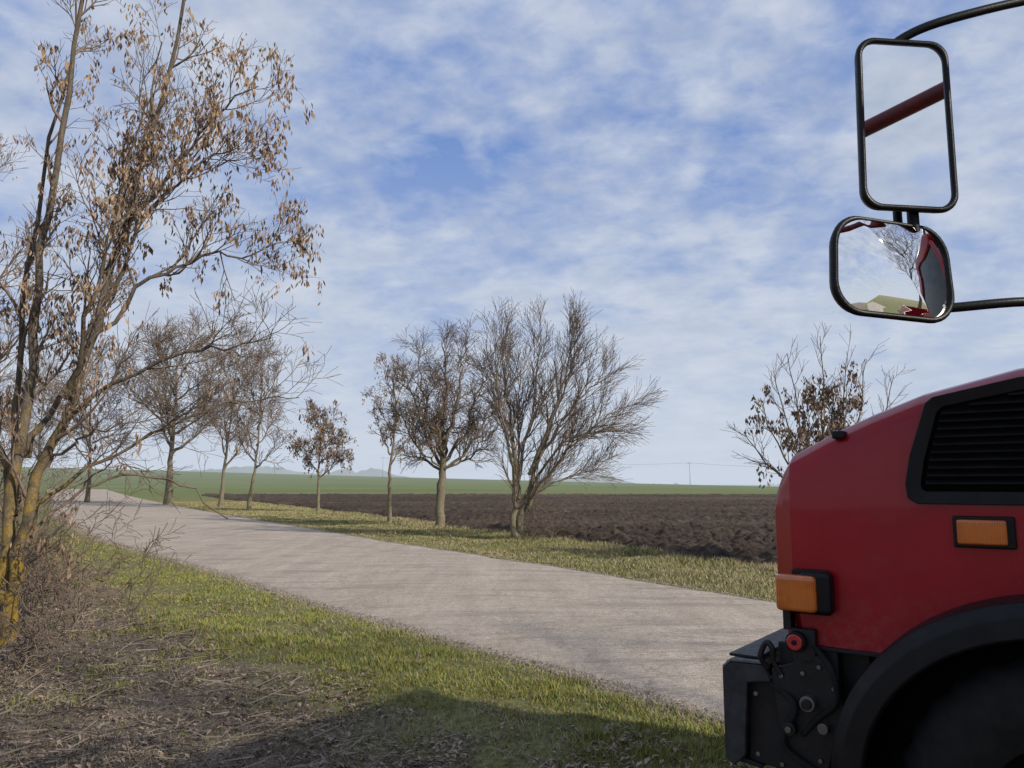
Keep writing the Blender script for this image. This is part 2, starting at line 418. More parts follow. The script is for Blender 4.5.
t.path([(.98, -.1, 4.35), (1.3, .1, 5.0), (1.75, .2, 5.7), (2.15, .3, 6.2)], .03, .006, 1, PL)
t.path([(.68, -.1, 3.05), (1.1, .0, 3.7), (1.6, .15, 4.05), (2.1, .3, 4.15), (2.5, .4, 4.3)], .03, .005, 1, PL)
t.path([(.80, -.1, 3.5), (1.2, -.2, 4.3), (1.7, -.3, 4.9), (2.15, -.3, 5.1)], .028, .005, 1, PL)
t.path([(.5, -.1, 2.5), (.9, -.5, 3.3), (1.2, -.7, 4.3), (1.45, -.8, 5.4)], .032, .006, 1, PL)
t.path([(.45, -.05, 2.35), (1.1, -.2, 2.65), (1.8, -.3, 2.95), (2.3, -.35, 3.0), (2.75, -.3, 3.15)], .026, .005, 1, PB)
t.path([(.2, -.0, 1.4), (.8, .3, 1.9), (1.5, .5, 2.35), (2.1, .6, 2.55), (2.6, .7, 2.6)], .024, .005, 1, PB)
t.path([(.3, -.0, 1.8), (.7, -.2, 2.1), (1.2, -.3, 2.2), (1.7, -.2, 2.4)], .02, .004, 1, PB)
t.path([(.05, .05, 1.9), (.35, .3, 2.9), (.6, .5, 4.0), (.7, .7, 5.5), (.8, .8, 7.0)], .04, .008, 1, PL)
t.path([(-.02, .02, 1.0), (-.18, .2, 2.4), (-.22, .3, 4.0), (-.1, .4, 6.0), (.0, .4, 7.6)], .045, .009, 1, PL)
t.path([(-.02, 0, 1.3), (-.5, .2, 2.4), (-1.1, .3, 4.0), (-1.6, .4, 6.0)], .05, .01, 1, PL)
t.path([(0, .1, 1.0), (.35, .6, 1.55), (.75, .9, 1.75), (1.25, 1.0, 1.6), (1.8, 1.1, 1.22)], .020, .009, 1, PB, children=False)
t.path([(.35, .6, 1.55), (.7, .4, 1.9), (1.0, .3, 1.8), (1.3, .2, 1.5)], .010, .004, 1, dict(PB, n=[0, 5, 3, 1]))
t.build('ash_tree', M_bark_y, (-5.1, 8.0, -.03))

P2 = dict(PL); P2.update(leaf=.12, n=[9, 7, 5, 3], len=[1.9, 1.0, .6, .35], start=[.3, .2, .2, .1], ang=[38, 42, 42, 40], up=[0, .07, .07, .04, .02], rmin=.004)
t = Tree(12)
t.path([(0, 0, -.1), (.1, 0, 1.2), (.0, .1, 3.0), (.3, 0, 5.2), (.4, 0, 7.0)], .11, .02, 0, dict(P2))
t.build('ash_tree', M_bark_y, (-9.9, 13.5, -.03))

t = Tree(21)
PF = dict(levels=4, n=[0, 12, 8, 4], start=[0, .22, .12, .1], ang=[30, 26, 26, 28], len=[2, 1.6, .95, .58],
          rad=[.06, .026, .013, .008], up=[0, .07, .06, .04, .01], rmin=.0056, wig=.06)
for pts, r0 in [
    ([(0, 0, 0), (-.06, 0, .5), (.0, .0, 1.5), (-.1, .1, 3.0), (-.3, .2, 4.6), (-.4, .2, 5.9)], .14),
    ([(.05, 0, 0), (.15, 0, .6), (.45, 0, 1.6), (.9, .1, 3.0), (1.4, .2, 4.3), (1.8, .2, 5.5)], .12),
    ([(.2, 0, .7), (.7, -.2, 1.6), (1.5, -.3, 2.6), (2.3, -.3, 3.3), (3.1, -.3, 3.8)], .06),
    ([(.5, 0, 1.7), (1.2, .4, 2.6), (2.0, .7, 3.1), (2.9, .9, 3.3)], .045),
    ([(0, 0, 1.4), (.3, .2, 2.8), (.6, .4, 4.4), (.8, .5, 6.3)], .07),
    ([(-.05, 0, 1.8), (-.3, -.3, 3.2), (-.5, -.5, 4.4), (-.6, -.7, 5.4)], .05),
    ([(.4, 0, 1.9), (1.0, -.5, 3.4), (1.4, -.8, 4.6), (1.6, -.9, 5.7)], .055),
    ([(.7, 0, 2.4), (1.4, .2, 3.5), (2.1, .4, 4.3), (2.7, .5, 4.9)], .05),
    ([(.1, 0, 1.2), (.1, .6, 2.6), (.1, 1.2, 4.1), (.2, 1.5, 5.3)], .05),
    ([(.1, 0, .9), (.8, .5, 1.5), (1.8, .9, 1.9), (2.6, 1.1, 2.1)], .032)]:
    t.path(pts, r0, .010, 1, PF)
t.build('hedgerow_maple', M_bark, (.1, 22.6, -.03))

t = Tree(33)
PR = dict(levels=4, n=[0, 11, 8, 5], start=[0, .18, .12, .1], ang=[40, 44, 42, 40], len=[2, 1.2, .8, .48],
          rad=[.06, .030, .014, .009], up=[0, .03, .05, .03, .01], rmin=.0068, wig=.12)
t.path([(0, 0, -.1), (.02, 0, .9), (.05, 0, 1.8), (.12, 0, 2.6)], .20, .13, 1, PR, children=False)
for e, z0, r0 in [((-1.4, .2, 5.8), 2.2, .08), ((-.9, -.5, 6.7), 2.3, .09), ((.1, .3, 7.2), 2.6, .11), ((.9, -.4, 7.0), 2.5, .09), ((1.7, .3, 6.3), 2.4, .08),
                  ((2.3, -.2, 5.0), 2.2, .07), ((2.2, .9, 4.0), 2.1, .05), ((-1.6, .6, 4.3), 2.1, .06), ((.4, 1.6, 5.6), 2.4, .07), ((0, -1.6, 5.4), 2.4, .07), ((-1.1, -1.0, 4.1), 2.2, .05)]:
    e = Vector(e); s0 = Vector((.08, 0, z0)); m1 = s0.lerp(e, .35)+Vector((e.x*.12, e.y*.12, -.15)); m2 = s0.lerp(e, .7)+Vector((e.x*.06, 0, -.1))
    t.path([s0, m1, m2, e], r0, .014, 1, PR, jitter=.06)
t.build('added_shade_tree', M_bark, (-2.7, 29.3, -.03))

def gen_tree(seed, name, loc, h, w, leaf=0., trunk=.3, r0=.1, lean=0, lsize=.3, lcnt=8, lv=4, dens=1.0, rmin=.01, bark=M_bark, lmat=2, thin=.3):
    t = Tree(seed); r = t.r
    P = dict(levels=lv, n=[0, int(8*dens), int(6*dens), 3], start=[0, .2, .15, .1], ang=[38, 40, 40, 38],
             len=[2, w*.32, w*.21, w*.13], rad=[.06, .026, .016, .011], up=[0, .06, .08, .05, .02], rmin=rmin, wig=.12, leaf=leaf, lsize=lsize, lcnt=lcnt, lmat=lmat, thin=thin)
    top = Vector((lean, 0, h*.93)); zt = h*trunk
    mid = Vector((lean*.3+r.gauss(0, .08), r.gauss(0, .08), zt))
    t.path([(0, 0, -.1), mid*.5, mid, mid.lerp(top, .5)+Vector((r.gauss(0, .15), r.gauss(0, .1), 0)), top], r0, .015, 1, P, jitter=.02, children=False)
    k = int(11*dens)
    for i in range(k):
        f = i/(k-1); a = i*2.4+r.uniform(-.4, .4); s0 = mid.lerp(top, f*.8)
        R = w*.5*(.65+.5*math.sin(math.pi*min(1, f*.9+.1)))*(1-.45*f)
        rise = h*(1-trunk)*(.22+.20*r.random())
        e = s0+Vector((math.cos(a)*R, math.sin(a)*R, rise)); m1 = s0.lerp(e, .5)+Vector((0, 0, -.1*R))
        t.path([s0, m1, e], r0*.42*(1-.6*f), .01, 1, P, jitter=.04)
    return t.build(name, bark, loc)

gen_tree(41, 'young_ash_tree', (-5.2, 33.2, -.03), 6.9, 1.9, leaf=.15, trunk=.36, r0=.11, lsize=.30, lcnt=7, dens=.85, rmin=.008, thin=.2)
gen_tree(42, 'young_ash_tree', (-11.2, 45, -.03), 6.0, 3.2, leaf=.26, trunk=.32, r0=.12, lsize=.38, lcnt=9, dens=.95, rmin=.01, lmat=3, thin=.25)
gen_tree(43, 'added_shade_tree', (-16.9, 50, -.03), 10.3, 4.4, trunk=.25, r0=.17, rmin=.012, lean=.5, dens=1.1)
gen_tree(44, 'added_shade_tree', (-20.6, 55, -.03), 12.3, 5.2, trunk=.22, r0=.2, rmin=.013, lean=.8, dens=1.1)
gen_tree(45, 'added_shade_tree', (-26.5, 60, -.03), 13.2, 8, trunk=.3, r0=.38, rmin=.015, dens=1.35)
gen_tree(46, 'added_shade_tree', (-36, 66, -.03), 12.5, 7, trunk=.25, r0=.25, rmin=.016)
gen_tree(47, 'added_shade_tree', (-44, 72, -.03), 12, 7, trunk=.2, r0=.25, rmin=.018)
gen_tree(48, 'added_shade_tree', (-34, 50, -.03), 9, 6, trunk=.2, r0=.2, rmin=.014)
# unseen tree added beyond the truck to cast branch shade on the verge
gen_tree(49, 'added_shade_tree', (11.2, -2.4, -.03), 10.5, 6.5, trunk=.3, r0=.2, rmin=.010, dens=.9)

t = Tree(55)
PQ = dict(levels=3, n=[0, 9, 5], start=[0, .2, .15], ang=[35, 36, 36], len=[1, .80, .40], rad=[.03, .012, .007], up=[0, .06, .08, .05], rmin=.004, wig=.1, leaf=.0, lsize=.24, lcnt=12, thin=.24, lmat=3)
PQL = dict(PQ, leaf=.75)
t.path([(0, 0, -.1), (0, 0, .8), (.05, 0, 1.5)], .09, .06, 1, PQ, children=False)
for e, lf in [((-1.15, 0, 3.3), 1), ((-.45, .3, 4.3), 0), ((-.2, .3, 3.5), 1), ((.1, -.2, 4.6), 0), ((.2, .3, 3.7), 1), ((.6, -.2, 3.6), 1), ((1.2, .2, 4.2), 0), ((1.6, -.1, 3.8), 0), ((-.4, -.6, 3.0), 1), ((.9, .7, 3.2), 1), ((.5, .5, 3.3), 1), ((-1.4, .3, 2.7), 0), ((1.5, .2, 3.0), 0), ((-.9, -.3, 3.9), 0), ((.8, .3, 4.4), 0)]:
    e = Vector(e); s0 = Vector((.03, 0, 1.2)); m1 = s0.lerp(e, .5)+Vector((e.x*.12, 0, -.12))
    t.path([s0, m1, e], .035, .006, 1, PQL if lf else PQ)
t.build('young_ash_tree', M_bark, (6.2, 15.6, -.03))

def shrub(seed, loc, h, n):
    t = Tree(seed); r = t.r
    P = dict(levels=3, n=[0, 6, 4], start=[0, .15, .1], ang=[35, 45, 48], len=[1, h*.42, h*.22], rad=[.01, .005, .0035], up=[0, .02, .02, 0], rmin=.0022+.0003*loc[1], wig=.2)
    for i in range(n):
        a = r.uniform(0, 6.28); R = h*r.uniform(.1, .9)
        s0 = Vector((r.gauss(0, .22*h), r.gauss(0, .22*h), -.03)); e = s0+Vector((math.cos(a)*R, math.sin(a)*R, h*r.uniform(.35, 1)))
        t.path([s0, s0.lerp(e, .5)+Vector((0, 0, .2*h*r.random())), e], .009, .003, 1, P, jitter=.03)
    t.build('bare_shrub', M_twig, loc)
shrub(61, (-4.9, 8.3, 0), 1.15, 20); shrub(62, (-6.3, 9.8, 0), 1.5, 22); shrub(63, (-7.9, 11.8, 0), 1.9, 22)
shrub(64, (-10.3, 15, 0), 2.3, 22); shrub(65, (-14.6, 20, 0), 2.8, 20); shrub(66, (-22, 28, 0), 3.4, 22); shrub(67, (.8, 22.3, 0), 1.1, 10)
shrub(68, (-31, 38, 0), 4.5, 22); shrub(69, (-4.3, 7.0, 0), .5, 10); shrub(70, (-4.9, 6.2, 0), .45, 8); shrub(71, (-25, 36, 0), 4.5, 20)

# ------------------------------------------------------------------ distant treeline + poles
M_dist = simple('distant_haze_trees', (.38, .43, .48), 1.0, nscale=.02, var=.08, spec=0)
def treeline(name, x0, x1, y, hmax, seed):
    xs = np.arange(x0, x1, 3.0)
    h = hmax*(.15+.85*vnoise(xs*.05, xs*0, seed)**2)*(.4+.8*vnoise(xs*.3, xs*0, seed+1))
    env = np.clip(np.minimum(xs-x0, x1-xs)/20, 0, 1); h *= env
    z0 = H(xs, np.full_like(xs, y)); V = []; Q = []
    for lay in range(2):
        b = sum(len(v) for v in V); yy_ = np.full_like(xs, y+lay*14)
        hh_ = h*(.6+.5*vnoise(xs*.4+lay*7, xs*0, seed+5))
        V.append(np.stack([xs, yy_, z0-4], -1)); V.append(np.stack([xs, yy_, z0+hh_], -1))
        i = np.arange(len(xs)-1); Q.append(np.stack([b+i, b+i+1, b+len(xs)+i+1, b+len(xs)+i], -1))
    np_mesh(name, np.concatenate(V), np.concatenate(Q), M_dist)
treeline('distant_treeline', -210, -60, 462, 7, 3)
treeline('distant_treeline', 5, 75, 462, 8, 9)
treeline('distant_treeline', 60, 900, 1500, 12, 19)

M_pole = simple('pole_grey', (.32, .34, .37), .8)
def bm_box(V, F, lo, hi):
    b = len(V)
    for z in (lo[2], hi[2]):
        for (x, y) in ((lo[0], lo[1]), (hi[0], lo[1]), (hi[0], hi[1]), (lo[0], hi[1])): V.append((x, y, z))
    F += [[b, b+3, b+2, b+1], [b+4, b+5, b+6, b+7], [b, b+1, b+5, b+4], [b+1, b+2, b+6, b+5], [b+2, b+3, b+7, b+6], [b+3, b, b+4, b+7]]
pp = [(-55, 330), (5, 318), (70, 305), (135, 292), (200, 280)]
tops = []
for i, (x, y) in enumerate(pp):
    V = []; F = []; z = float(H(x, y)); bm_box(V, F, (x-.09, y-.09, z-1), (x+.09, y+.09, z+9)); bm_box(V, F, (x-.9, y-.06, z+8.4), (x+.9, y+.06, z+8.52))
    np_mesh('utility_pole', np.array(V), np.array(F), M_pole); tops.append((x, y, z+8.6))
tw = Tree(1)
for a, b in zip(tops[:-1], tops[1:]):
    for off in (-.8, .8):
        pts = []
        for k in range(9):
            f = k/8; pts.append((a[0]+(b[0]-a[0])*f, a[1]+(b[1]-a[1])*f+off, a[2]+(b[2]-a[2])*f-1.2*4*f*(1-f)))
        tw.tube(pts, [.03]*9, 3, 0)
tw.build('power_line', M_pole, (0, 0, 0))

# ------------------------------------------------------------------ truck
def paint(name, a, b):
    m = NT(name)
    c = m.ramp(m.noise(2.5, 4, .6), [(0.3, a), (0.7, b)])
    dust = m.ramp(m.noise(6, 6, .8, stretch=(1, 1, 1.6)), [(0.5, 0.0), (0.8, .12)])
    c = m.mix(dust, c, (.26, .14, .10))
    sp = m.n('ShaderNodeSeparateXYZ'); m.l(m.coord(), sp.inputs[0])
    low = m.n('ShaderNodeMapRange'); m.l(sp.outputs['Z'], low.inputs[0])
    low.inputs[1].default_value = 1.0; low.inputs[2].default_value = 1.25; low.inputs[3].default_value = .30; low.inputs[4].default_value = 0
    splash = m.math('MULTIPLY', low.outputs[0], m.ramp(m.noise(22, 5, .8), [(.45, 0.0), (.65, 1.0)]))
    c = m.mix(splash, c, (.20, .15, .12))
    m.col(c); m.l(m.ramp(m.noise(5, 5, .75), [(0.35, .26), (0.7, .42)]), m.b.inputs['Roughness'])
    m.b.inputs['Specular IOR Level'].default_value = .25
    m.b.inputs['Coat Weight'].default_value = .3; m.b.inputs['Coat Roughness'].default_value = .05
    m.bump(m.noise(2.2, 2, .4), .06, .012)
    return m.m
M_red = paint('red_paint', (.25, .0025, .009), (.31, .004, .012))
M_shaded_red = simple('shaded_red_paint', (.10, .004, .008), .5)  # underside shade put into the red of the added bar and post
M_blk = simple('black_plastic', (.006, .006, .007), .42, var=.4, nscale=9, bump=.2, bscale=200, spec=.22)
M_blkm = simple('black_frame_paint', (.008, .008, .009), .5, var=.6, nscale=15, bump=.4, bscale=60, spec=.35)
M_dark = simple('dark_recess', (.004, .004, .004), .9, spec=.1)
M_rub = simple('tyre_rubber', (.014, .014, .014), .85, nscale=20, spec=.2)
M_steel = simple('bumper_dark_paint', (.024, .026, .029), .5, var=.5, nscale=14, bump=.3, spec=.3)
M_step = simple('bumper_top_grey', (.10, .105, .11), .55, var=.5, nscale=18, bump=.3)  # lighter grey than the bumper end plate
M_grey = simple('shutter_aluminium', (.4, .4, .42), .4, metal=.6)
M_bolt = simple('bolt_steel', (.16, .155, .15), .45, metal=.8)
def lens_mat(name, c):
    m = NT(name); co = m.coord()
    w = m.n('ShaderNodeTexWave'); w.inputs['Scale'].default_value = 45; w.bands_direction = 'X'; m.l(co, w.inputs['Vector'])
    n_ = m.ramp(m.noise(16, 3, .5), [(0.35, tuple(v*.45 for v in c)), (0.6, c)])
    m.col(m.mix(.6, n_, m.ramp(w.outputs['Fac'], [(0.0, tuple(v*.6 for v in c)), (1.0, c)]))); m.set(Roughness=.15)
    m.b.inputs['Coat Weight'].default_value = 1.0; m.b.inputs['Coat Roughness'].default_value = .03
    m.bump(w.outputs['Fac'], .35, .003); return m.m
M_amber = lens_mat('amber_lens', (.62, .15, .012))
M_redlens = lens_mat('red_lens', (.45, .008, .02))
m = NT('mirror_glass'); m.col((.92, .93, .93)); m.set(Metallic=1.0, Roughness=.015)
M_mir = m.m
m = NT('cab_window_glass'); m.col((.02, .025, .03)); m.set(Roughness=.05); M_glass = m.m

truck = bpy.data.objects.new('red_truck', None); link(truck)
truck.location = (1.12, 3.0, 0); truck.rotation_euler = (0, 0, -math.atan2(.6, .8))
def part(name, V, F, mat, bevel=0, seg=3, smooth=True, parent=truck, angle=30):
    me = bpy.data.meshes.new(name); me.from_pydata([tuple(v) for v in V], [], [list(f) for f in F]); me.update()
    me.materials.append(mat); o = link(bpy.data.objects.new(name, me), parent)
    bm = bmesh.new(); bm.from_mesh(me); bmesh.ops.recalc_face_normals(bm, faces=bm.faces); bm.to_mesh(me); bm.free()
    if smooth: me.polygons.foreach_set('use_smooth', [True]*len(me.polygons))
    if bevel:
        b = o.modifiers.new('bev', 'BEVEL'); b.width = bevel; b.segments = seg; b.limit_method = 'ANGLE'; b.angle_limit = math.radians(angle)
        w = o.modifiers.new('wn', 'WEIGHTED_NORMAL'); w.keep_sharp = False
    return o
def box(name, lo, hi, mat, bevel=.008, parent=truck):
    V = []; F = []; bm_box(V, F, lo, hi); return part(name, V, F, mat, bevel, parent=parent)
def prism(name, poly, l0, l1, mat, bevel=.006, parent=truck):
    n = len(poly); V = [(s, l0, z) for s, z in poly]+[(s, l1, z) for s, z in poly]
    F = [list(range(n)), list(range(2*n-1, n-1, -1))]+[[i, (i+1) % n, n+(i+1) % n, n+i] for i in range(n)]
    return part(name, V, F, mat, bevel, parent=parent)
def tubep(name, pts, r, mat, sides=12, parent=truck):
    tr = Tree(0); P = [Vector(p) for p in pts]; out = []
    m_ = len(P)
    for i in range(m_-1):
        p0 = P[max(0, i-1)]; p1 = P[i]; p2 = P[i+1]; p3 = P[min(m_-1, i+2)]
        for k in range(6):
            t_ = k/6; out.append(.5*((2*p1)+(p2-p0)*t_+(2*p0-5*p1+4*p2-p3)*t_*t_+(3*p1-p0-3*p2+p3)*t_**3))
    out.append(P[-1]); tr.tube(out, [r]*len(out), sides, 0)
    V = np.concatenate(tr.V); q = np.concatenate(tr.quads)
    nn = len(V); F = [list(a) for a in q]+[list(range(sides))[::-1], list(range(nn-sides, nn))]
    return part(name, V, F, mat, 0, parent=parent)
def cyl(name, c, axis, r, depth, mat, bevel=.004, sides=32, parent=truck):
    axis = Vector(axis).normalized(); u = axis.orthogonal().normalized(); w = axis.cross(u); c = Vector(c); V = []; F = []
    for k in (-.5, .5):
        for i in range(sides):
            a = 2*math.pi*i/sides; V.append(c+axis*depth*k+(u*math.cos(a)+w*math.sin(a))*r)
    F = [list(range(sides))[::-1], list(range(sides, 2*sides))]+[[i, (i+1) % sides, sides+(i+1) % sides, sides+i] for i in range(sides)]
    return part(name, V, F, mat, bevel, parent=parent)

W = 1.86
st = [(-.135, .080, 1.56), (-.13, .074, 1.60), (-.10, .048, 1.655), (-.05, .0, 1.712), (.1, 0, 1.79), (.25, 0, 1.855), (.42, 0, 1.92), (.72, 0, 1.99), (1.06, -.01, 2.03)]
V = []; F = []
for s_, i_, zt in st:
    ex = 0.0 if s_ > -.05 else .012
    half = [(i_+ex, 1.0), (i_, 1.25), (i_, 1.5), (i_+.006, zt-.085), (i_+.025, zt-.035), (i_+.065, zt-.005), (i_+.14, zt+.012), (i_+.5, zt+.03)]
    sec = half+[(W-l, z) for l, z in half[::-1]]
    V += [(s_+(0.03 if z < 1.1 and s_ < 0 else 0), l, z) for l, z in sec]
ns = len(sec)
for a in range(len(st)-1):
    for b in range(ns-1): F.append([a*ns+b, a*ns+b+1, (a+1)*ns+b+1, (a+1)*ns+b])
    F.append([a*ns+ns-1, a*ns, (a+1)*ns, (a+1)*ns+ns-1])
F += [list(range(ns))[::-1], [(len(st)-1)*ns+b for b in range(ns)]]
part('hood', V, F, M_red, .004, 2, angle=24)
box('grille', (-.145, .3, 1.1), (-.128, 1.56, 1.5), M_blk, .01)
for i in range(6): box('grille_slat_%d' % i, (-.155, .32, 1.13+i*.06), (-.1455, 1.54, 1.155+i*.06), M_dark, .004)
for l in (.34, 1.52): cyl('headlamp', (-.145, l, 1.04), (1, 0, 0), .08, .03, M_grey)
box('hood_strip', (-.03, -.008, .985), (.36, .02, 1.0), M_blkm, .003)
box('hood_latch', (.12, -.006, 1.770), (.165, .05, 1.800), M_blk, .006)

outer = [(.365, 1.60), (.385, 1.70), (.445, 1.885), (.47, 1.905), (.73, 1.955), (1.0, 1.965), (1.0, 1.53), (.40, 1.53), (.37, 1.55)]
inner = [(.415, 1.60), (.43, 1.68), (.48, 1.85), (.50, 1.868), (.73, 1.91), (.96, 1.92), (.96, 1.575), (.43, 1.575), (.417, 1.582)]
n = len(outer); V = []; F = []
for (lo_, P_) in ((.004, outer), (-.024, outer), (-.018, inner), (.03, inner)):
    V += [(s_, lo_, z) for s_, z in P_]
for ring in range(3):
    for i in range(n): F.append([ring*n+i, ring*n+(i+1) % n, (ring+1)*n+(i+1) % n, (ring+1)*n+i])
part('side_vent_frame', V, F, M_blk, .004)
prism('side_vent_recess', [(a*.995+.003, b) for a, b in inner], -.0035, -.002, M_dark, 0)
for i in range(12):
    z = 1.60+i*.027; s0 = np.interp(z, [1.6, 1.68, 1.85, 1.91], [.43, .445, .495, .75])
    V = [(s0, -.004, z+.012), (.955, -.004, z+.012), (.955, -.020, z-.002), (s0, -.020, z-.002), (s0, -.004, z+.016), (.955, -.004, z+.016), (.955, -.022, z+.002), (s0, -.022, z+.002)]
    part('vent_slat_%d' % i, V, [[0, 1, 2, 3], [4, 5, 6, 7], [0, 1, 5, 4], [1, 2, 6, 5], [2, 3, 7, 6], [3, 0, 4, 7]], M_blk, .001)

box('side_marker_housing', (.503, -.016, 1.385), (.685, -.003, 1.492), M_blk, .01)
box('side_marker_lens', (.515, -.030, 1.397), (.662, -.014, 1.480), M_amber, .008)
box('indicator_housing', (-.01, -.070, 1.122), (.105, .0, 1.275), M_blk, .02)
box('indicator_lens', (-.095, -.088, 1.128), (.055, -.02, 1.262), M_amber, .018)
box('indicator_backplate', (-.05, -.03, 1.115), (.09, -.002, 1.28), M_blk, .01)

def arch(name, cs, cz, a, b, prof, mat, t0=-.15, t1=3.3, steps=56):
    V = []; F = []; k = len(prof)
    for i in range(steps+1):
        th = math.pi-(t0+(t1-t0)*i/steps)
        for (dr, l) in prof: V.append((cs+(a+dr)*math.cos(th), l, cz+(b+dr)*math.sin(th)))
    for i in range(steps):
        for j in range(k): F.append([i*k+j, i*k+(j+1) % k, (i+1)*k+(j+1) % k, (i+1)*k+j])
    F += [list(range(k)), [steps*k+j for j in range(k)][::-1]]
    return part(name, V, F, mat, .006)
arch('front_fender', .83, .60, .70, .62, [(-.085, -.19), (-.075, -.215), (-.01, -.21), (.03, -.17), (.035, -.05), (.035, .45), (.005, .45), (.005, -.12), (-.04, -.16)], M_blk)
arch('wheel_arch_liner', .83, .60, .66, .58, [(.03, -.10), (.03, .5), (.0, .5), (.0, -.10)], M_dark)
pl = [(.83+.69*math.cos(a), .60+.61*math.sin(a)) for a in np.linspace(-.5, math.pi+.5, 40)]
prism('arch_shadow_panel', pl, -.035, -.028, M_dark, 0)  # black sheet painted in as the shade inside the wheel arch
def wheel(cs, l, name, side=-1):
    V = []; F = []; prof = [(.30, .0), (.47, -.01), (.515, .03), (.53, .08), (.53, .26), (.515, .31), (.47, .33), (.3, .33), (.28, .2), (.28, .12)]
    K = len(prof); S = 64
    for i in range(S):
        a = 2*math.pi*i/S
        for (r, d) in prof:
            rr = r+(.014 if r >= .53 and i % 2 else 0); V.append((cs+rr*math.cos(a), l+(d if side < 0 else -d), .53+rr*math.sin(a)))
    for i in range(S):
        for j in range(K): F.append([i*K+j, i*K+(j+1) % K, ((i+1) % S)*K+(j+1) % K, ((i+1) % S)*K+j])
    part(name+'_tyre', V, F, M_rub, 0)
    cyl(name+'_rim', (cs, l+.14*(-side), .53), (0, 1, 0), .29, .06, M_steel)
    cyl(name+'_hub', (cs, l+.08*(-side), .53), (0, 1, 0), .12, .12, M_blkm)
    for i in range(6):
        a = i*math.pi/3; cyl(name+'_bolt_%d' % i, (cs+.19*math.cos(a), l+.10*(-side), .53+.19*math.sin(a)), (0, 1, 0), .015, .04, M_bolt, sides=8)
wheel(.83, -.14, 'front_wheel_l'); wheel(.83, 1.98, 'front_wheel_r', 1); wheel(3.9, -.14, 'rear_wheel_l'); wheel(3.9, 1.98, 'rear_wheel_r', 1)

pl = [(-.33, .90), (-.20, .915), (-.20, .905), (-.318, .89), (-.318, .55), (-.20, .53), (-.20, .515), (-.33, .53)]
prism('bumper_beam', pl, .0, 1.86, M_blkm, .004)
prism('bumper_end_plate', [(-.335, .88), (-.30, .905), (-.165, .91), (-.145, .85), (-.235, .835), (-.255, .56), (-.30, .515), (-.335, .54)], -.03, -.002, M_steel, .006)
prism('bumper_end_lip', [(-.335, .885), (-.30, .918), (-.16, .922), (-.165, .912), (-.298, .907), (-.328, .88)], -.034, -.001, M_step, .003)
prism('bumper_end_inner', [(-.255, .85), (-.08, .86), (-.05, .70), (-.08, .52), (-.255, .53)], .02, .05, M_blkm, .006)
box('bumper_top_step', (-.32, .01, .918), (-.20, 1.85, .93), M_blkm, .004)
box('frame_rail', (-.25, .25, .6), (5.8, .33, .85), M_blkm, .006)
box('frame_rail_r', (-.25, 1.53, .6), (5.8, 1.61, .85), M_blkm, .006)
box('corner_bracket', (-.12, .0, .60), (.10, .06, 1.0), M_blkm, .008)
prism('bracket_gusset', [(-.14, .90), (.06, .98), (.12, .80), (.05, .55), (-.10, .50)], -.03, -.001, M_blkm, .006)
box('lower_panel', (-.08, .062, .45), (.20, .12, .98), M_blkm, .01)
cyl('red_reflector_base', (-.035, -.045, 1.015), (0, 1, 0), .037, .03, M_blk)
cyl('red_reflector', (-.035, -.065, 1.015), (0, 1, 0), .029, .014, M_redlens)
cyl('red_reflector_centre', (-.035, -.074, 1.015), (0, 1, 0), .010, .008, M_blk)
box('reflector_block', (-.06, -.03, .93), (.03, .02, 1.06), M_blkm, .006)
cyl('coupling_upper', (.0, -.045, .80), (0, 1, 0), .028, .05, M_bolt); cyl('coupling_upper_cap', (.0, -.075, .80), (0, 1, 0), .018, .02, M_blkm)
cyl('coupling_lower', (-.07, -.045, .70), (0, 1, 0), .024, .05, M_blkm); cyl('coupling_lower_cap', (-.07, -.072, .70), (0, 1, 0), .012, .02, M_bolt)
cyl('coupling_mid', (.05, -.045, .72), (0, 1, 0), .02, .04, M_bolt)
for i, (s_, z_) in enumerate([(-.10, .88), (.04, .93), (.09, .86), (-.11, .56), (.03, .60), (-.02, .90), (-.2, .58), (-.2, .80)]):
    cyl('bolt_%d' % i, (s_, -.034, z_), (0, 1, 0), .009, .014, M_bolt, .002, 6)
tubep('tow_hook', [(-.15, -.03, .90), (-.17, -.05, .94), (-.165, -.05, .97), (-.145, -.05, 1.0), (-.125, -.05, .98), (-.125, -.04, .93), (-.10, -.03, .88)], .011, M_blkm)
tubep('hose_upper', [(.02, -.02, 1.0), (.09, -.06, .93), (.10, -.05, .82), (.03, -.04, .75), (-.03, -.03, .68)], .011, M_rub)
tubep('hose_lower', [(-.15, -.01, .84), (-.05, -.05, .78), (-.10, -.05, .64), (.02, -.04, .56), (.14, -.02, .52)], .012, M_rub)
box('indicator_stem', (-.09, -.02, 1.05), (-.06, .04, 1.14), M_blkm, .004)

cl, ch = -.16, 2.02
prism('cab_lower', [(1.06, .95), (1.06, 2.02), (2.55, 2.05), (2.55, .95)], cl, ch, M_red, .03)
prism('cab_roof', [(1.42, 2.74), (1.36, 2.80), (1.55, 2.90), (2.5, 2.92), (2.58, 2.86), (2.58, 2.74)], cl+.02, ch-.02, M_red, .03)
prism('cab_glasshouse', [(1.12, 2.03), (1.42, 2.745), (2.5, 2.745), (2.5, 2.04)], cl+.06, ch-.06, M_glass, .01)
for l0_ in (cl+.02, ch-.09):
    prism('pillar_a', [(1.07, 2.01), (1.38, 2.75), (1.45, 2.75), (1.15, 2.01)], l0_, l0_+.07, M_red, .01)
    prism('pillar_b', [(2.38, 2.03), (2.38, 2.75), (2.55, 2.75), (2.55, 2.03)], l0_, l0_+.07, M_red, .01)
box('door_seam', (1.30, cl-.004, 1.1), (1.308, cl+.01, 2.0), M_dark, 0)
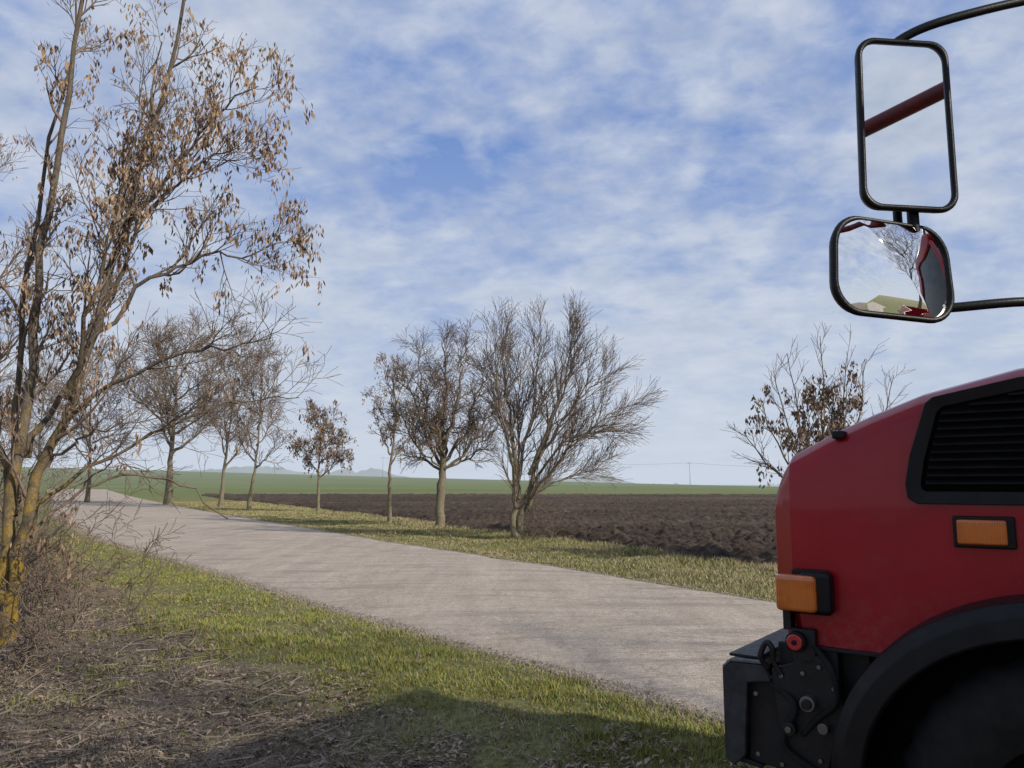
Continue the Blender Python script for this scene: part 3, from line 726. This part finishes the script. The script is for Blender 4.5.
box('door_handle', (2.2, cl-.035, 1.72), (2.36, cl-.005, 1.76), M_blk, .008)
box('cab_step', (1.6, cl, .6), (2.2, cl+.3, .64), M_blkm, .006)
box('cargo_bed', (2.75, -.2, 1.12), (6.0, 2.06, 1.24), M_blkm, .02)  # unseen truck rear, shaped as a low bed to thin its shadow
for nm, lo, hi in (('sideboard_l', (2.75, -.2, 1.245), (6.0, -.16, 1.75)), ('sideboard_r', (2.75, 2.02, 1.245), (6.0, 2.06, 1.75)), ('headboard', (2.75, -.155, 1.245), (2.79, 2.015, 1.9)), ('tailboard', (5.96, -.155, 1.245), (6.0, 2.015, 1.75))):
    box(nm, lo, hi, M_red, .01)
arch('rear_fender', 3.9, .60, .68, .50, [(-.06, -.20), (.0, -.205), (.035, -.05), (.035, .45), (.0, .45), (.0, -.12)], M_blk)
tubep('added_reflection_bar', [(1.95, .25, 3.56), (1.95, -.9, 3.42), (1.95, -2.4, 3.24)], .036, M_shaded_red)  # unseen bar and post, added for the main mirror to reflect
tubep('added_bar_post', [(1.95, .25, 2.9), (1.95, .25, 3.3), (1.95, .25, 3.58)], .05, M_shaded_red)

def rrect(w, h, rad, n=8, taper=0):
    P = []
    for cx, cz, a0 in ((w/2-rad, h/2-rad, 0), (-w/2+rad, h/2-rad, 90), (-w/2+rad, -h/2+rad, 180), (w/2-rad, -h/2+rad, 270)):
        for k in range(n+1):
            a = math.radians(a0+90*k/n); x = cx+rad*math.cos(a); z = cz+rad*math.sin(a); P.append((x*(1+taper*z/h), z))
    return P
def mirror(name, loc, w, h, rad, yaw, pitch, roll, curve=0., taper=0):
    e = bpy.data.objects.new(name, None); link(e, truck); e.location = loc
    e.rotation_euler = (Matrix.Rotation(yaw, 4, 'Z') @ Matrix.Rotation(pitch, 4, 'X') @ Matrix.Rotation(roll, 4, 'Y')).to_euler()
    V = []; F = []
    rings = [(.985, -.014), (1.0, -.008), (1.0, .0), (.96, .016), (.80, .032), (.4, .045)]
    O = rrect(w, h, rad, taper=taper); n = len(O)
    inset = .012
    def scaled(k, dy): return [(x*k, dy, z*(1-(1-k)*w/h)) for x, z in O]
    inner_ = [(x*(1-2*inset/w), -.014, z*(1-2*inset/h)) for x, z in O]
    inner2 = [(x*(1-2*(inset+.002)/w), -.004, z*(1-2*(inset+.002)/h)) for x, z in O]
    V += inner2+inner_
    for k, dy in rings: V += scaled(k, dy)
    R = len(V)//n
    for r_ in range(R-1):
        for i in range(n): F.append([r_*n+i, r_*n+(i+1) % n, (r_+1)*n+(i+1) % n, (r_+1)*n+i])
    F.append([(R-1)*n+i for i in range(n)])
    part('housing', V, F, M_blk, 0, parent=e)
    V = []; F = []; K = 10
    for j in range(1, K+1):
        for x, z in O:
            xx = x*(1-2*(inset+.001)/w)*j/K; zz = z*(1-2*(inset+.001)/h)*j/K
            V.append((xx, -.006+((xx*xx+zz*zz)/(2*curve) if curve else 0), zz))
    c0 = len(V); V.append((0, -.006, 0))
    if curve:
        mx = max(v[1] for v in V); V = [(v[0], v[1]-(mx+.005), v[2]) for v in V]
    for j in range(K-1):
        for i in range(n): F.append([j*n+i, j*n+(i+1) % n, (j+1)*n+(i+1) % n, (j+1)*n+i])
    for i in range(n): F.append([c0, (i+1) % n, i])
    part('glass', V, F, M_mir, 0, parent=e)
    return e
yw = math.radians(36.87+3)
mirror('mirror_main', (.564, -.827, 2.575), .262, .50, .05, yw, math.radians(-2), math.radians(2), curve=0, taper=-.03)
mirror('mirror_wide_angle', (.515, -.868, 2.165), .385, .272, .085, yw+math.radians(14), math.radians(-2), math.radians(1.5), curve=.62, taper=-.08)
cyl('mirror_joint', (.565, -.80, 2.31), (0, 0, 1), .015, .08, M_blk)
bx, by = .52, -.755
tubep('mirror_arm_upper', [(bx, by, 2.70), (bx, by, 2.81), (bx+.03, by+.02, 2.872), (.68, -.66, 2.93), (.95, -.43, 3.02), (1.25, -.25, 3.0), (1.45, -.10, 2.88)], .013, M_blk)
tubep('mirror_arm_lower', [(bx, by, 2.08), (.62, -.72, 2.075), (.8, -.6, 2.09), (1.0, -.35, 2.10), (1.14, -.14, 2.12)], .013, M_blk)
tubep('mirror_backbone', [(bx, by, 2.72), (bx, by, 2.4), (bx, by, 2.06)], .012, M_blk)

# ------------------------------------------------------------------ light & sky
el = math.radians(30); az = Vector((.86, -.51)).normalized()
Dv = Vector((az.x*math.cos(el), az.y*math.cos(el), math.sin(el)))
sd = bpy.data.lights.new('sun', 'SUN'); sd.energy = 5.0; sd.angle = math.radians(.8); sd.color = (1.0, .92, .79)
so = link(bpy.data.objects.new('sun', sd)); so.rotation_euler = Dv.to_track_quat('Z', 'Y').to_euler(); so.location = (20, -15, 30)

w = bpy.data.worlds.new('World'); sc.world = w; w.use_nodes = True; nt = w.node_tree; nd = nt.nodes; bg = nd['Background']
class WT(NT):
    def __init__(s): s.t = nt
s = WT()
sky = s.n('ShaderNodeTexSky', sky_type='NISHITA'); sky.sun_disc = False; sky.sun_elevation = el; sky.sun_rotation = math.atan2(az.x, az.y)
sky.air_density = 1.2; sky.dust_density = 1.0; sky.ozone_density = 1.5
co = s.n('ShaderNodeTexCoord').outputs['Generated']
sp = s.n('ShaderNodeSeparateXYZ'); s.l(co, sp.inputs[0])
zc = s.math('MAXIMUM', sp.outputs['Z'], 0.0); den = s.math('ADD', zc, .24)
cb = s.n('ShaderNodeCombineXYZ'); s.l(s.math('DIVIDE', sp.outputs['X'], den), cb.inputs[0]); s.l(s.math('DIVIDE', sp.outputs['Y'], den), cb.inputs[1])
pv = cb.outputs[0]
big = s.noise(1.0, 2, .5, vec=pv, stretch=(1, 1.2, 1, .6))
mid = s.noise(4.6, 3, .5, vec=pv, stretch=(1, 1.0, 1, .5), dist=.2)
fine = s.noise(13.0, 4, .6, vec=pv, stretch=(1, 1.1, 1, .3), dist=.3)
sm_ = s.math('ADD', s.math('MULTIPLY', big, .42), s.math('ADD', s.math('MULTIPLY', mid, .38), s.math('MULTIPLY', fine, .20)))
cf = s.ramp(sm_, [(0.39, .0), (0.46, .40), (0.53, .82), (0.63, 1.0)])
shade = s.ramp(s.noise(6.0, 4, .6, vec=pv, stretch=(1, 1.1, 1, .4)), [(0.34, (4.3, 5.0, 6.5)), (0.66, (6.4, 6.9, 7.8))])
blue = s.mix(.75, sky.outputs[0], (1.9, 3.2, 6.9))
col = s.mix(cf, blue, shade)
hz = s.ramp(zc, [(0.0, .95), (0.10, .68), (0.22, .34), (0.42, 0.0)])
col = s.mix(hz, col, (6.1, 6.75, 7.7))
s.l(col, bg.inputs['Color']); bg.inputs['Strength'].default_value = .1

# ------------------------------------------------------------------ camera
cam = bpy.data.cameras.new('camera'); cam.lens = 770/1024*36; cam.sensor_width = 36; cam.clip_end = 8000; cam.clip_start = .05
co_ = link(bpy.data.objects.new('camera', cam)); co_.location = (0, 0, 1.6); co_.rotation_euler = (math.radians(97.4), 0, 0)
sc.camera = co_
sc.view_settings.view_transform = 'Standard'; sc.view_settings.look = 'None'; sc.view_settings.exposure = 0
